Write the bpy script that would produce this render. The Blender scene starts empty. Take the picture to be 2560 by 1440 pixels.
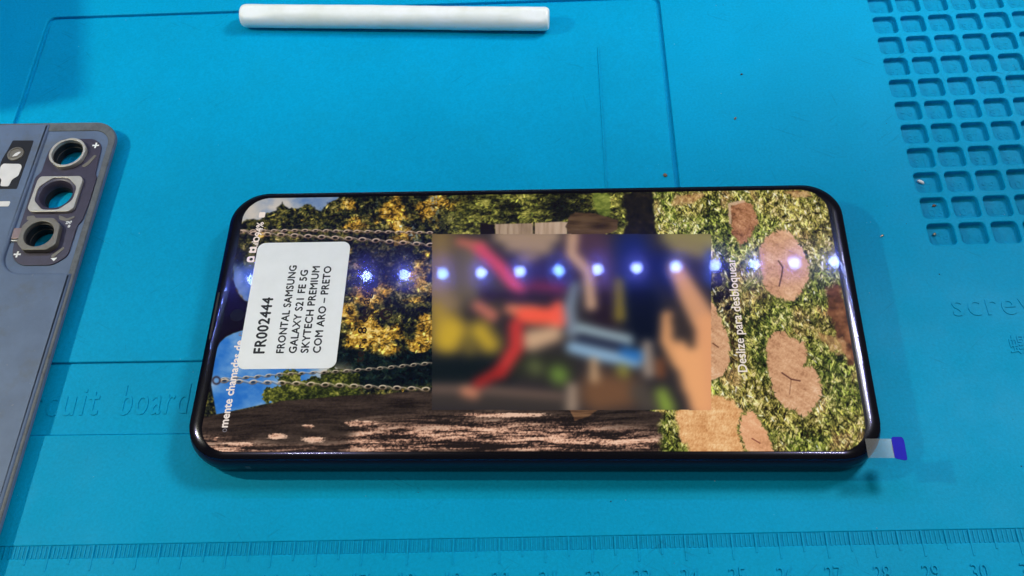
import bpy, bmesh, math, random
import numpy as np
from mathutils import Matrix, Vector
from math import radians, sin, cos, pi

random.seed(4)
RNG = np.random.RandomState(11)
CM = 0.01                                   # everything below is written in centimetres
scene = bpy.context.scene
COL = scene.collection

# ------------------------------------------------------------------ camera, world, lamps, exposure
cam_data = bpy.data.cameras.new("camera")
cam_data.sensor_width = 36.0
cam_data.lens = 2483.77 / 2560 * 36.0
cam_data.clip_start = 0.005
cam_data.clip_end = 50.0
cam = bpy.data.objects.new("camera", cam_data)
COL.objects.link(cam)
cam.location = (1.4565 * CM, -6.4369 * CM, 21.2864 * CM)
cam.rotation_euler = (0.54012, 0.05573, -0.00115)
scene.camera = cam

world = bpy.data.worlds.new("World")
scene.world = world
world.use_nodes = True
bg = world.node_tree.nodes["Background"]
bg.inputs[0].default_value = (1.0, 0.98, 0.92, 1)
bg.inputs[1].default_value = 0.10


def area(name, loc, target, sx, sy, power, color):
    d = bpy.data.lights.new(name, 'AREA')
    d.shape = 'RECTANGLE'
    d.size, d.size_y = sx * CM, sy * CM
    d.energy, d.color = power, color
    o = bpy.data.objects.new(name, d)
    COL.objects.link(o)
    o.location = [c * CM for c in loc]
    v = Vector(target) - Vector(loc)
    o.rotation_euler = v.to_track_quat('-Z', 'Y').to_euler()
    return o


area("bench_lamp", (-30, 10, 26), (-10, 7, 0), 1.0, 1.3, 0.56, (1.0, 0.98, 0.74))
area("bench_lamp", (34, 28, 42), (11, 12, 0), 10, 12, 2.0, (1.0, 1.0, 0.92))
area("ceiling_panel", (-46, -25, 150), (0, 5, 0), 5, 11, 1.1, (1.0, 0.98, 0.86))
area("ceiling_panel", (47, -25, 150), (0, 5, 0), 6, 11, 1.3, (1.0, 0.98, 0.86))
LED_STRENGTH = 100.0

scene.cycles.caustics_reflective = False
vs = scene.view_settings
vs.view_transform = 'Standard'
vs.look = 'None'
vs.exposure = 0.0
vs.gamma = 1.0
vs.use_curve_mapping = False


# ------------------------------------------------------------------ materials
def srgb(r, g, b):
    f = lambda c: (c / 255 / 12.92) if c / 255 <= 0.04045 else ((c / 255 + 0.055) / 1.055) ** 2.4
    return (f(r), f(g), f(b), 1)


def new_mat(name):
    m = bpy.data.materials.new(name)
    m.use_nodes = True
    nt = m.node_tree
    return m, nt, nt.nodes["Principled BSDF"]


def noise_node(nt, scale, detail=3, rough=0.5, coords=None):
    n = nt.nodes.new("ShaderNodeTexNoise")
    n.inputs["Scale"].default_value = scale
    n.inputs["Detail"].default_value = detail
    n.inputs["Roughness"].default_value = rough
    if coords is not None:
        nt.links.new(coords, n.inputs["Vector"])
    return n


def ramp(nt, fac, stops):
    r = nt.nodes.new("ShaderNodeValToRGB")
    cr = r.color_ramp
    cr.elements[0].position, cr.elements[0].color = stops[0]
    cr.elements[1].position, cr.elements[1].color = stops[-1]
    for p, c in stops[1:-1]:
        e = cr.elements.new(p)
        e.color = c
    nt.links.new(fac, r.inputs[0])
    return r


def mixc(nt, fac, a, b, mode='MIX'):
    m = nt.nodes.new("ShaderNodeMix")
    m.data_type = 'RGBA'
    m.blend_type = mode
    for s, v in ((m.inputs[0], fac), (m.inputs[6], a), (m.inputs[7], b)):
        if hasattr(v, "links"):
            nt.links.new(v, s)
        else:
            s.default_value = v
    return m.outputs[2]


def simple(name, color, rough=0.5, metal=0.0, spec=0.5, var=0.0, var_scale=900.0, bump=0.0, bump_scale=3000.0, coat=0.0):
    m, nt, b = new_mat(name)
    b.inputs["Roughness"].default_value = rough
    b.inputs["Metallic"].default_value = metal
    b.inputs["Specular IOR Level"].default_value = spec
    b.inputs["Coat Weight"].default_value = coat
    b.inputs["Base Color"].default_value = color
    geo = nt.nodes.new("ShaderNodeNewGeometry").outputs["Position"]
    if var > 0:
        n = noise_node(nt, var_scale, 4, 0.6, geo)
        lo = tuple(c * (1 - var) for c in color[:3]) + (1,)
        hi = tuple(min(1, c * (1 + var)) for c in color[:3]) + (1,)
        r = ramp(nt, n.outputs[0], [(0.3, lo), (0.7, hi)])
        nt.links.new(r.outputs[0], b.inputs["Base Color"])
    if bump > 0:
        n = noise_node(nt, bump_scale, 2, 0.5, geo)
        bp = nt.nodes.new("ShaderNodeBump")
        bp.inputs["Strength"].default_value = bump
        bp.inputs["Distance"].default_value = 0.0002
        nt.links.new(n.outputs[0], bp.inputs["Height"])
        nt.links.new(bp.outputs[0], b.inputs["Normal"])
    return m


def silicone(name, tint=1.0):
    m, nt, b = new_mat(name)
    geo = nt.nodes.new("ShaderNodeNewGeometry").outputs["Position"]
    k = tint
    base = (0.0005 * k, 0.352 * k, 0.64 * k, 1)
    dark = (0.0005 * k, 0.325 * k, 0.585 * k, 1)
    big = noise_node(nt, 28, 4, 0.55, geo)
    c = ramp(nt, big.outputs[0], [(0.35, dark), (0.62, base)]).outputs[0]
    # dusty greenish film
    dust = noise_node(nt, 60, 5, 0.65, geo)
    df = ramp(nt, dust.outputs[0], [(0.52, (0, 0, 0, 1)), (0.8, (0.35, 0.35, 0.35, 1))]).outputs[0]
    c = mixc(nt, df, c, (0.002 * k, 0.33 * k, 0.54 * k, 1))
    # scuff strokes: stretched noise, two directions, broken up by a patch mask
    for ang, lo, amt in ((0.5, 0.62, 0.42), (2.45, 0.62, 0.40), (1.4, 0.65, 0.36), (0.95, 0.64, 0.34)):
        mp = nt.nodes.new("ShaderNodeMapping")
        vr = nt.nodes.new("ShaderNodeVectorRotate")
        vr.rotation_type = 'Z_AXIS'
        vr.inputs["Angle"].default_value = ang
        nt.links.new(geo, vr.inputs["Vector"])
        mp.inputs["Scale"].default_value = (90, 1300, 1)
        nt.links.new(vr.outputs[0], mp.inputs["Vector"])
        s = noise_node(nt, 1.0, 2, 0.5, mp.outputs[0])
        sf = ramp(nt, s.outputs[0], [(lo, (0, 0, 0, 1)), (lo + 0.07, (1, 1, 1, 1))]).outputs[0]
        pm = noise_node(nt, 38 + ang * 5, 2, 0.5, geo)
        pf = ramp(nt, pm.outputs[0], [(0.58, (0, 0, 0, 1)), (0.70, (amt, amt, amt, 1))]).outputs[0]
        f = mixc(nt, 1.0, sf, pf, 'MULTIPLY')
        c = mixc(nt, f, c, (0.002 * k, 0.15 * k, 0.28 * k, 1))
    # fine speckle
    sp = noise_node(nt, 1500, 2, 0.6, geo)
    spf = ramp(nt, sp.outputs[0], [(0.3, (0.90, 0.90, 0.90, 1)), (0.7, (1.05, 1.05, 1.05, 1))]).outputs[0]
    c = mixc(nt, 1.0, c, spf, 'MULTIPLY')
    nt.links.new(c, b.inputs["Base Color"])
    rr = ramp(nt, dust.outputs[0], [(0.3, (0.42, 0.42, 0.42, 1)), (0.7, (0.6, 0.6, 0.6, 1))])
    nt.links.new(rr.outputs[0], b.inputs["Roughness"])
    b.inputs["Specular IOR Level"].default_value = 0.06
    fb = noise_node(nt, 2200, 3, 0.6, geo)
    wb = noise_node(nt, 45, 2, 0.5, geo)
    bp = nt.nodes.new("ShaderNodeBump")
    bp.inputs["Strength"].default_value = 0.10
    bp.inputs["Distance"].default_value = 0.0003
    nt.links.new(fb.outputs[0], bp.inputs["Height"])
    b2 = nt.nodes.new("ShaderNodeBump")
    b2.inputs["Strength"].default_value = 0.12
    b2.inputs["Distance"].default_value = 0.004
    nt.links.new(wb.outputs[0], b2.inputs["Height"])
    nt.links.new(bp.outputs[0], b2.inputs["Normal"])
    nt.links.new(b2.outputs[0], b.inputs["Normal"])
    return m


M_MAT = silicone("blue_silicone")
M_MAT_DARK = silicone("blue_silicone_darker", 0.84)  # same mat colour, evenly darker, for pocket bowls and ruler channel
M_FRAME = simple("dark_anodised_metal", srgb(42, 37, 56), 0.32, 0.55, 0.5, 0.08, 1500)
M_BLACK = simple("black_bezel", (0.0035, 0.0032, 0.0036, 1), 0.2, 0, 0.25)
M_PAPER = simple("white_label_paper", srgb(237, 237, 239), 0.42, 0, 0.4, 0.025, 250, 0.08, 900)
M_INK = simple("black_label_ink", srgb(34, 34, 38), 0.5, 0, 0.3)
M_SLATE = None
M_PLATE = simple("dark_camera_plate", srgb(64, 58, 76), 0.42, 0.1, 0.5, 0.12, 700, 0.1, 1500)
M_SILVER = simple("pale_ring_metal", srgb(196, 190, 182), 0.38, 0.35, 0.5, 0.06, 800)
M_GREYRING = simple("grey_ring_metal", srgb(122, 116, 108), 0.42, 0.3, 0.5, 0.08, 800)
M_BARREL = simple("black_lens_barrel", srgb(34, 31, 34), 0.55, 0, 0.35)
M_FLASHBLK = simple("black_adhesive_tape", srgb(20, 22, 32), 0.55, 0, 0.4, 0.1, 600)
M_WHITE = simple("white_adhesive", srgb(226, 222, 222), 0.35, 0, 0.5, 0.05, 300)
M_PRINT = simple("white_print", srgb(235, 235, 235), 0.6)
M_GOLD = simple("rose_contact_metal", srgb(150, 128, 124), 0.35, 0.5, 0.5)
M_CRUMB_D = simple("dark_crumb", srgb(60, 55, 50), 0.7, 0, 0.3)
M_CRUMB_B = simple("brown_flux_crumb", srgb(120, 95, 75), 0.6, 0, 0.3)
M_CRUMB_W = simple("white_crumb", srgb(225, 225, 228), 0.4)
M_CRUMB_M = simple("metal_crumb", srgb(190, 180, 160), 0.25, 0.8)
M_LAMPBODY = simple("black_lamp_housing", srgb(24, 24, 26), 0.5)
M_BOX = simple("blue_plastic_box", srgb(20, 90, 170), 0.4)
M_BLUETAB = simple("ultramarine_tab", srgb(12, 8, 182), 0.5, 0, 0.12, 0.05, 500)


def make_slate():
    m, nt, b = new_mat("slate_plastic")
    geo = nt.nodes.new("ShaderNodeNewGeometry").outputs["Position"]
    n = noise_node(nt, 130, 5, 0.6, geo)
    c = ramp(nt, n.outputs[0], [(0.3, srgb(90, 105, 132)), (0.7, srgb(100, 117, 146))]).outputs[0]
    g = noise_node(nt, 70, 5, 0.7, geo)
    gf = ramp(nt, g.outputs[0], [(0.54, (0, 0, 0, 1)), (0.72, (0.55, 0.55, 0.55, 1))]).outputs[0]
    c = mixc(nt, gf, c, srgb(92, 94, 96))
    sp = noise_node(nt, 900, 2, 0.5, geo)
    sf = ramp(nt, sp.outputs[0], [(0.72, (0, 0, 0, 1)), (0.78, (0.5, 0.5, 0.5, 1))]).outputs[0]
    c = mixc(nt, sf, c, srgb(140, 142, 145))
    nt.links.new(c, b.inputs["Base Color"])
    b.inputs["Roughness"].default_value = 0.55
    b.inputs["Specular IOR Level"].default_value = 0.35
    return m


def make_dirty_edge():
    m, nt, b = new_mat("grubby_cover_edge")
    geo = nt.nodes.new("ShaderNodeNewGeometry").outputs["Position"]
    n = noise_node(nt, 420, 6, 0.7, geo)
    c = ramp(nt, n.outputs[0], [(0.3, srgb(74, 74, 76)), (0.5, srgb(92, 97, 104)), (0.75, srgb(106, 108, 110))]).outputs[0]
    nt.links.new(c, b.inputs["Base Color"])
    b.inputs["Roughness"].default_value = 0.6
    return m


M_SLATE = make_slate()
M_EDGE = make_dirty_edge()


def make_nylon():
    m, nt, b = new_mat("milky_nylon")
    geo = nt.nodes.new("ShaderNodeNewGeometry").outputs["Position"]
    n = noise_node(nt, 120, 4, 0.6, geo)
    c = ramp(nt, n.outputs[0], [(0.3, srgb(236, 237, 229)), (0.7, srgb(250, 250, 248))]).outputs[0]
    nt.links.new(c, b.inputs["Base Color"])
    b.inputs["Roughness"].default_value = 0.3
    b.inputs["Subsurface Weight"].default_value = 0.5
    b.inputs["Subsurface Radius"].default_value = (0.004, 0.004, 0.004)
    b.inputs["Subsurface Scale"].default_value = 0.5
    s = noise_node(nt, 500, 3, 0.6, geo)
    bp = nt.nodes.new("ShaderNodeBump")
    bp.inputs["Strength"].default_value = 0.25
    bp.inputs["Distance"].default_value = 0.0003
    nt.links.new(s.outputs[0], bp.inputs["Height"])
    nt.links.new(bp.outputs[0], b.inputs["Normal"])
    return m


M_NYLON = make_nylon()


def make_glass(name, tint, haze, rough=0.035, haze_rough=0.2, clear=(1, 1, 1, 1), milky=0.0, sharp=(1, 1, 1, 1)):
    """thin clear cover sheet: sharp coated reflection plus a faint haze lobe over full transparency"""
    m = bpy.data.materials.new(name)
    m.use_nodes = True
    nt = m.node_tree
    nt.nodes.clear()
    out = nt.nodes.new("ShaderNodeOutputMaterial")
    tr = nt.nodes.new("ShaderNodeBsdfTransparent")
    tr.inputs[0].default_value = clear
    g1 = nt.nodes.new("ShaderNodeBsdfGlossy")
    g1.inputs["Color"].default_value = sharp
    g1.inputs["Roughness"].default_value = rough
    g2 = nt.nodes.new("ShaderNodeBsdfGlossy")
    g2.inputs["Color"].default_value = tint
    g2.inputs["Roughness"].default_value = haze_rough
    fr = nt.nodes.new("ShaderNodeFresnel")
    fr.inputs[0].default_value = 1.5
    mx = nt.nodes.new("ShaderNodeMixShader")
    nt.links.new(fr.outputs[0], mx.inputs[0])
    nt.links.new(tr.outputs[0], mx.inputs[1])
    gm = nt.nodes.new("ShaderNodeMixShader")
    gm.inputs[0].default_value = haze
    nt.links.new(g1.outputs[0], gm.inputs[1])
    nt.links.new(g2.outputs[0], gm.inputs[2])
    nt.links.new(gm.outputs[0], mx.inputs[2])
    last = mx.outputs[0]
    if milky > 0:
        df = nt.nodes.new("ShaderNodeBsdfDiffuse")
        df.inputs[0].default_value = (0.8, 0.82, 0.84, 1)
        m2 = nt.nodes.new("ShaderNodeMixShader")
        m2.inputs[0].default_value = milky
        nt.links.new(last, m2.inputs[1])
        nt.links.new(df.outputs[0], m2.inputs[2])
        last = m2.outputs[0]
    nt.links.new(last, out.inputs[0])
    return m


M_GLASS = make_glass("coated_cover_glass", (0.26, 0.22, 1.0, 1), 0.66, 0.04, 0.125, sharp=(0.8, 0.86, 1, 1))
M_FILM = make_glass("clear_film", (1, 1, 1, 1), 0.3, 0.1, 0.3, (0.88, 0.9, 0.92, 1), 0.045)


def emit(name, color, strength):
    m = bpy.data.materials.new(name)
    m.use_nodes = True
    nt = m.node_tree
    nt.nodes.clear()
    out = nt.nodes.new("ShaderNodeOutputMaterial")
    e = nt.nodes.new("ShaderNodeEmission")
    e.inputs[0].default_value = color
    e.inputs[1].default_value = strength
    nt.links.new(e.outputs[0], out.inputs[0])
    return m


M_LEDS = [emit("led_emitter", c_, LED_STRENGTH * k_) for c_, k_ in (((0.44, 0.58, 1.0, 1), 1.25), ((0.54, 0.52, 1.0, 1), 1.4), ((0.34, 0.62, 1.0, 1), 1.15))]
M_UI_WHITE = emit("screen_text_white", srgb(236, 222, 212), 1.0)
M_UI_DIM = emit("screen_text_fading", srgb(120, 116, 122), 1.0)
M_UI_DARK = emit("screen_text_dark", srgb(34, 26, 22), 1.0)


def make_screen():
    m = bpy.data.materials.new("lit_screen_picture")
    m.use_nodes = True
    nt = m.node_tree
    nt.nodes.clear()
    out = nt.nodes.new("ShaderNodeOutputMaterial")
    e = nt.nodes.new("ShaderNodeEmission")
    a = nt.nodes.new("ShaderNodeAttribute")
    a.attribute_name = "picture"
    nt.links.new(a.outputs["Color"], e.inputs[0])
    nt.links.new(e.outputs[0], out.inputs[0])
    return m


M_SCREEN = make_screen()


# ------------------------------------------------------------------ mesh helpers (centimetres in, metres out)
def thing(name, label, cat, loc=(0, 0, 0), yaw=0.0, group=None):
    o = bpy.data.objects.new(name, None)
    o.empty_display_size = 0.01
    COL.objects.link(o)
    o.location = [c * CM for c in loc]
    o.rotation_euler = (0, 0, yaw)
    tag(o, label, cat, group)
    return o


def tag(o, label, cat, group=None):
    o["label"], o["category"] = label, cat
    if group:
        o["group"] = group
    return o


def link(name, mesh, mat, parent=None, loc=(0, 0, 0), rot=(0, 0, 0)):
    o = bpy.data.objects.new(name, mesh)
    COL.objects.link(o)
    if mat is not None:
        mesh.materials.clear()
        mesh.materials.append(mat)
    o.parent = parent
    o.location = [c * CM for c in loc]
    o.rotation_euler = rot
    return o


def finish(me, angle=35):
    me.shade_smooth()
    me.set_sharp_from_angle(angle=radians(angle))


def curve_mesh(loops, z0, z1, bevel=0.0, res=2, smooth=35):
    """flat outline (first loop) with holes (further loops), extruded z0..z1 with rounded edges"""
    cu = bpy.data.curves.new("outline", 'CURVE')
    cu.dimensions = '2D'
    cu.fill_mode = 'BOTH'
    h = (z1 - z0) / 2
    cu.extrude = max(0.0, h - bevel) * CM
    cu.bevel_depth = bevel * CM
    cu.bevel_resolution = res
    cu.offset = -bevel * CM
    for lp in loops:
        sp = cu.splines.new('POLY')
        sp.points.add(len(lp) - 1)
        for p, (x, y) in zip(sp.points, lp):
            p.co = (x * CM, y * CM, 0, 1)
        sp.use_cyclic_u = True
    o = bpy.data.objects.new("outline", cu)
    COL.objects.link(o)
    bpy.context.view_layer.update()
    me = bpy.data.meshes.new_from_object(o.evaluated_get(bpy.context.evaluated_depsgraph_get()))
    bpy.data.objects.remove(o)
    bpy.data.curves.remove(cu)
    bm = bmesh.new()
    bm.from_mesh(me)
    bmesh.ops.remove_doubles(bm, verts=bm.verts, dist=1e-7)
    bmesh.ops.translate(bm, verts=bm.verts, vec=(0, 0, (z0 + z1) / 2 * CM))
    bmesh.ops.recalc_face_normals(bm, faces=bm.faces)
    bm.to_mesh(me)
    bm.free()
    finish(me, smooth)
    for p in me.polygons:
        if abs(p.normal.z) > 0.9995:
            p.use_smooth = False
    return me


def plate(name, loops, z0, z1, mat, parent=None, bevel=0.0, res=2, loc=(0, 0, 0), rot=(0, 0, 0)):
    return link(name, curve_mesh(loops, z0, z1, bevel, res), mat, parent, loc, rot)


def merge(meshes):
    bm = bmesh.new()
    for me in meshes:
        bm.from_mesh(me)
    out = bpy.data.meshes.new("merged")
    bm.to_mesh(out)
    bm.free()
    finish(out)
    return out


def rrect(cx, cy, w, h, r, n=8):
    pts = []
    for sx, sy, a0 in ((1, 1, 0), (-1, 1, 90), (-1, -1, 180), (1, -1, 270)):
        for i in range(n + 1):
            a = radians(a0 + 90 * i / n)
            pts.append((cx + sx * (w / 2 - r) + r * cos(a), cy + sy * (h / 2 - r) + r * sin(a)))
    return pts


def circle(cx, cy, r, n=40, wob=None):
    return [(cx + (r + (wob(2 * pi * i / n) if wob else 0)) * cos(2 * pi * i / n),
             cy + (r + (wob(2 * pi * i / n) if wob else 0)) * sin(2 * pi * i / n)) for i in range(n)]


def round_poly(pts, r, n=4):
    out = []
    k = len(pts)
    for i in range(k):
        p0, p1, p2 = Vector(pts[i - 1]), Vector(pts[i]), Vector(pts[(i + 1) % k])
        a, b = (p0 - p1), (p2 - p1)
        rr = min(r, a.length * 0.45, b.length * 0.45)
        q0, q2 = p1 + a.normalized() * rr, p1 + b.normalized() * rr
        for j in range(n + 1):
            t = j / n
            q = q0 * (1 - t) ** 2 + p1 * 2 * t * (1 - t) + q2 * t * t
            out.append((q.x, q.y))
    return out


def text_mesh(body, width, height, thick=0.0, weight=0.0, spacing=1.0, ref=None):
    """lettering scaled so that it is `width` cm long and its capitals (or `ref` glyphs) are `height` cm tall; origin at start of baseline"""
    def raw(s):
        cu = bpy.data.curves.new("lettering", 'FONT')
        cu.body = s
        cu.space_character = spacing
        cu.resolution_u = 3
        o = bpy.data.objects.new("lettering", cu)
        COL.objects.link(o)
        bpy.context.view_layer.update()
        me = bpy.data.meshes.new_from_object(o.evaluated_get(bpy.context.evaluated_depsgraph_get()))
        bpy.data.objects.remove(o)
        bpy.data.curves.remove(cu)
        return me
    me = raw(body)
    v = np.array([p.co[:] for p in me.vertices])
    r = v if ref is None else np.array([p.co[:] for p in raw(ref).vertices])
    x0, x1 = v[:, 0].min(), v[:, 0].max()
    ch = r[:, 1].max() - max(0.0, r[:, 1].min())
    sx = width / (x1 - x0) if width else height / ch
    me.transform(Matrix.Diagonal((sx * CM, height / ch * CM, 1, 1)) @ Matrix.Translation((-x0, 0, 0)))
    if weight > 0:
        bm = bmesh.new()
        for k_, (dx_, dy_) in enumerate(((0, 0), (1, 0), (-1, 0), (0, 1), (0, -1))):
            c_ = me.copy()
            c_.transform(Matrix.Translation((dx_ * weight * CM, dy_ * weight * CM, k_ * 2e-6)))
            bm.from_mesh(c_)
            bpy.data.meshes.remove(c_)
        bm.to_mesh(me)
        bm.free()
    if thick > 0:
        bm = bmesh.new()
        bm.from_mesh(me)
        bmesh.ops.remove_doubles(bm, verts=bm.verts, dist=1e-8)
        ret = bmesh.ops.extrude_face_region(bm, geom=bm.faces[:])
        vs_ = [g for g in ret["geom"] if isinstance(g, bmesh.types.BMVert)]
        bmesh.ops.translate(bm, verts=vs_, vec=(0, 0, thick * CM))
        bmesh.ops.recalc_face_normals(bm, faces=bm.faces)
        bm.to_mesh(me)
        bm.free()
    return me


def box_bm(bm, x0, x1, y0, y1, z0, z1):
    v = [bm.verts.new((x * CM, y * CM, z * CM)) for z in (z0, z1) for x, y in ((x0, y0), (x1, y0), (x1, y1), (x0, y1))]
    for f in ((3, 2, 1, 0), (4, 5, 6, 7), (0, 1, 5, 4), (1, 2, 6, 5), (2, 3, 7, 6), (3, 0, 4, 7)):
        bm.faces.new([v[i] for i in f])


def bm_mesh(bm, smooth=None):
    me = bpy.data.meshes.new("mesh")
    bm.to_mesh(me)
    bm.free()
    if smooth:
        finish(me, smooth)
    return me


def loft(rings, close=True, cap_end=False, cap_start=False, smooth=40):
    """rings: list of equal-length lists of (x, y, z) in cm"""
    bm = bmesh.new()
    vv = [[bm.verts.new((x * CM, y * CM, z * CM)) for x, y, z in r] for r in rings]
    n = len(rings[0])
    for a, b in zip(vv, vv[1:]):
        for i in range(n if close else n - 1):
            bm.faces.new((a[i], a[(i + 1) % n], b[(i + 1) % n], b[i]))
    if cap_end:
        bm.faces.new(vv[-1])
    if cap_start:
        bm.faces.new(vv[0][::-1])
    bmesh.ops.recalc_face_normals(bm, faces=bm.faces)
    return bm_mesh(bm, smooth)


# ------------------------------------------------------------------ the mat
mat = thing("work_mat", "bright blue silicone repair mat with pockets, embossed words and ruler under everything", "mat", (0, 0, -0.5))
ZB = 0.5     # children are given in world height, the mat's base is 0.5 cm lower
SL = -0.012  # the moulded panel lies very slightly skew on the mat


def sk(pts):
    return [(x, y + SL * (x + 8)) for x, y in pts]


PITCH_X, PITCH_Y = 0.79245, 0.81025
PK_X, PK_Y, PK_W, PK_H = 10.778, 15.983, 0.655, 0.645
ROWS, COLS = range(-2, 11), range(0, 6)
pocket_centres = [(r, c, PK_X + c * PITCH_X + PK_W / 2, PK_Y - r * PITCH_Y - PK_H / 2) for r in ROWS for c in COLS]

panel_hole = sk(round_poly([(-14.12, 2.64), (4.72, 2.64), (4.72, 16.58), (-14.12, 16.58)], 0.30, 6))
ruler_hole = [(-20.0, -0.265), (16.0, -0.265), (16.0, 0.02), (-20.0, 0.02)]
holes = [panel_hole, ruler_hole] + [rrect(x, y, PK_W, PK_H, 0.125, 5) for _, _, x, y in pocket_centres]
plate("top_sheet", [rrect(0, 8, 52, 36, 1.0)] + holes, ZB - 0.12, ZB, M_MAT, mat, 0.03, 3)
bmx = bmesh.new()
box_bm(bmx, -25.9, 25.9, -9.9, 25.9, ZB - 0.5, ZB - 0.25)
link("backing_layer", bm_mesh(bmx), M_MAT, mat)
plate("panel_border", [sk(round_poly([(-14.16, 2.60), (4.76, 2.60), (4.76, 16.62), (-14.16, 16.62)], 0.32, 6))], ZB - 0.24, ZB - 0.105, M_MAT, mat)
plate("recessed_panel", [sk(round_poly([(-14.005, 4.575), (4.605, 4.575), (4.605, 16.465), (-14.005, 16.465)], 0.22, 6))], ZB - 0.2, ZB - 0.04, M_MAT, mat, 0.035, 3)
plate("lettering_strip", [sk([(-14.02, 2.675), (4.63, 2.675), (4.63, 4.53), (-14.02, 4.53)])], ZB - 0.24, ZB - 0.085, M_MAT, mat, 0.012)
plate("scale_channel", [[(-20.0, -0.27), (16.0, -0.27), (16.0, 0.025), (-20.0, 0.025)]], ZB - 0.2, ZB - 0.022, M_MAT_DARK, mat)
# faint raised seam inside the panel
plate("panel_seam", [[(2.75, 4.9), (2.80, 4.9), (2.83, 14.47), (2.78, 14.47)]], ZB - 0.06, ZB - 0.012, M_MAT, mat, 0.008, 1)

# pockets: each one bowl, sharing one mesh
rings = []
for dz, ins in ((-0.085, -0.004), (-0.115, 0.0), (-0.142, 0.01), (-0.156, 0.026), (-0.162, 0.055)):
    rings.append([(x, y, dz) for x, y in rrect(0, 0, PK_W - 2 * ins, PK_H - 2 * ins, max(0.04, 0.125 - ins), 5)])
bowl = loft(rings, True, cap_end=True)
bowl.materials.append(M_MAT_DARK)
for r, c, x, y in pocket_centres:
    pk = link("pocket", bowl, None, mat, (x, y, ZB))
    num = 91 + 6 * (r - 7) + c
    if r < 0:
        continue
    s = str(num)
    link("pocket_number", text_mesh(s, 0.15 * len(s) + 0.02, 0.24, 0.010), M_MAT_DARK, pk, (-0.075 * len(s) - 0.01, -0.17, -0.165))

# ruler
bmx = bmesh.new()
for i in range(-120, 150):
    x = i * 0.1
    w = 0.014
    if i % 10 == 0:
        box_bm(bmx, x - 0.018, x + 0.018, -0.54, 0.015, ZB - 0.032, ZB + 0.012)
    elif i % 5 == 0:
        box_bm(bmx, x - 0.018, x + 0.018, -0.40, 0.015, ZB - 0.032, ZB + 0.012)
    else:
        box_bm(bmx, x - w, x + w, -0.262, 0.012, ZB - 0.032, ZB - 0.004)
link("ruler_scale", bm_mesh(bmx), M_MAT, mat)
for k in range(9, 32):
    link("ruler_number", text_mesh(str(k), 0.17 * len(str(k)), 0.36, 0.03), M_MAT, mat, (k - 20 + 0.03 - 0.085 * len(str(k)), -1.06, ZB - 0.002))
for word, x0, y0, w, h, z, ref in (("circuit", -11.95, 3.20, 2.27, 0.76, ZB - 0.087, "b"), ("board", -9.12, 3.18, 1.62, 0.78, ZB - 0.087, "b"),
                                   ("screw", 10.88, 5.20, 2.15, 0.42, ZB - 0.002, "x"), ("螺丝", 11.96, 4.18, 1.1, 0.46, ZB - 0.002, None)):
    link("embossed_word", text_mesh(word, w, h, 0.02, 0, 1.15, ref), M_MAT, mat, (x0, y0, z))

# ------------------------------------------------------------------ the phone
PH_YAW = -0.02255
phone = thing("smartphone", "lit dark smartphone lying face up on the blue mat, label stuck on screen", "phone", (0.737, 5.1885, 0), PH_YAW)
W, H, RC = 15.57, 7.45, 0.98
plate("frame", [rrect(0, 0, W, H, RC, 14)], 0.0, 0.725, M_FRAME, phone, 0.29, 7)


def edge_sheet(inset0, ztop, skirt):
    """sheet with gently rounded-off borders (arc of 0.55 cm radius, up to 30 degrees) and a short upright rim"""
    rings_ = []
    wid = 0.55 * sin(radians(30))
    for a_, zz in [(30, skirt)] + [(a_, None) for a_ in range(30, -1, -3)]:
        ins = inset0 + wid - 0.55 * sin(radians(a_))
        z_ = zz if zz is not None else ztop - 0.55 * (1 - cos(radians(a_)))
        rings_.append([(x, y, z_) for x, y in rrect(0, 0, W - 2 * ins, H - 2 * ins, RC - ins, 16)])
    me_ = loft(rings_, True, cap_end=True, smooth=45)
    for p_ in me_.polygons:
        if len(p_.vertices) > 4:
            p_.use_smooth = False
    return me_


link("bezel", edge_sheet(0.078, 0.770, 0.55), M_BLACK, phone)
glass_me = edge_sheet(0.068, 0.795, 0.60)
glass = link("cover_glass", glass_me, M_GLASS, phone)
plate("speaker_slit", [rrect(-W / 2 + 0.165, 0.0, 0.05, 1.3, 0.024, 3)], 0.765, 0.7725, M_BARREL, phone)
plate("front_camera", [circle(-7.06, 0.0, 0.17)], 0.765, 0.777, M_BARREL, phone)
bmx = bmesh.new()
box_bm(bmx, -6.36, -6.25, -H / 2 - 0.004, -H / 2 + 0.2, 0.32, 0.45)
link("antenna_band", bm_mesh(bmx), simple("grey_antenna_plastic", srgb(92, 90, 104), 0.4), phone)

# ---- wallpaper: a flat picture on the display, painted point by point on the panel's own grid
DX0, DX1, DY0, DY1 = -7.39, 7.37, -3.495, 3.475
NX, NY = 1080, 510
gx = np.linspace(DX0, DX1, NX)
gy = np.linspace(DY0, DY1, NY)
U, V = np.meshgrid(gx, gy)
U, V = U.ravel(), V.ravel()
# the picture was measured on a keystoned print; rectify panel centimetres to print units
KS = np.array([[101.96839227, 30.10723265, 1323.28961594], [-2.87770025, -74.72506388, 781.3684603], [-0.00249255, 0.02176252, 1.0]])
dn = KS[2, 0] * U + KS[2, 1] * V + 1
X = (KS[0, 0] * U + KS[0, 1] * V + KS[0, 2]) / dn
Y = (KS[1, 0] * U + KS[1, 1] * V + KS[1, 2]) / dn

_tab = RNG.rand(256, 256)


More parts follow.
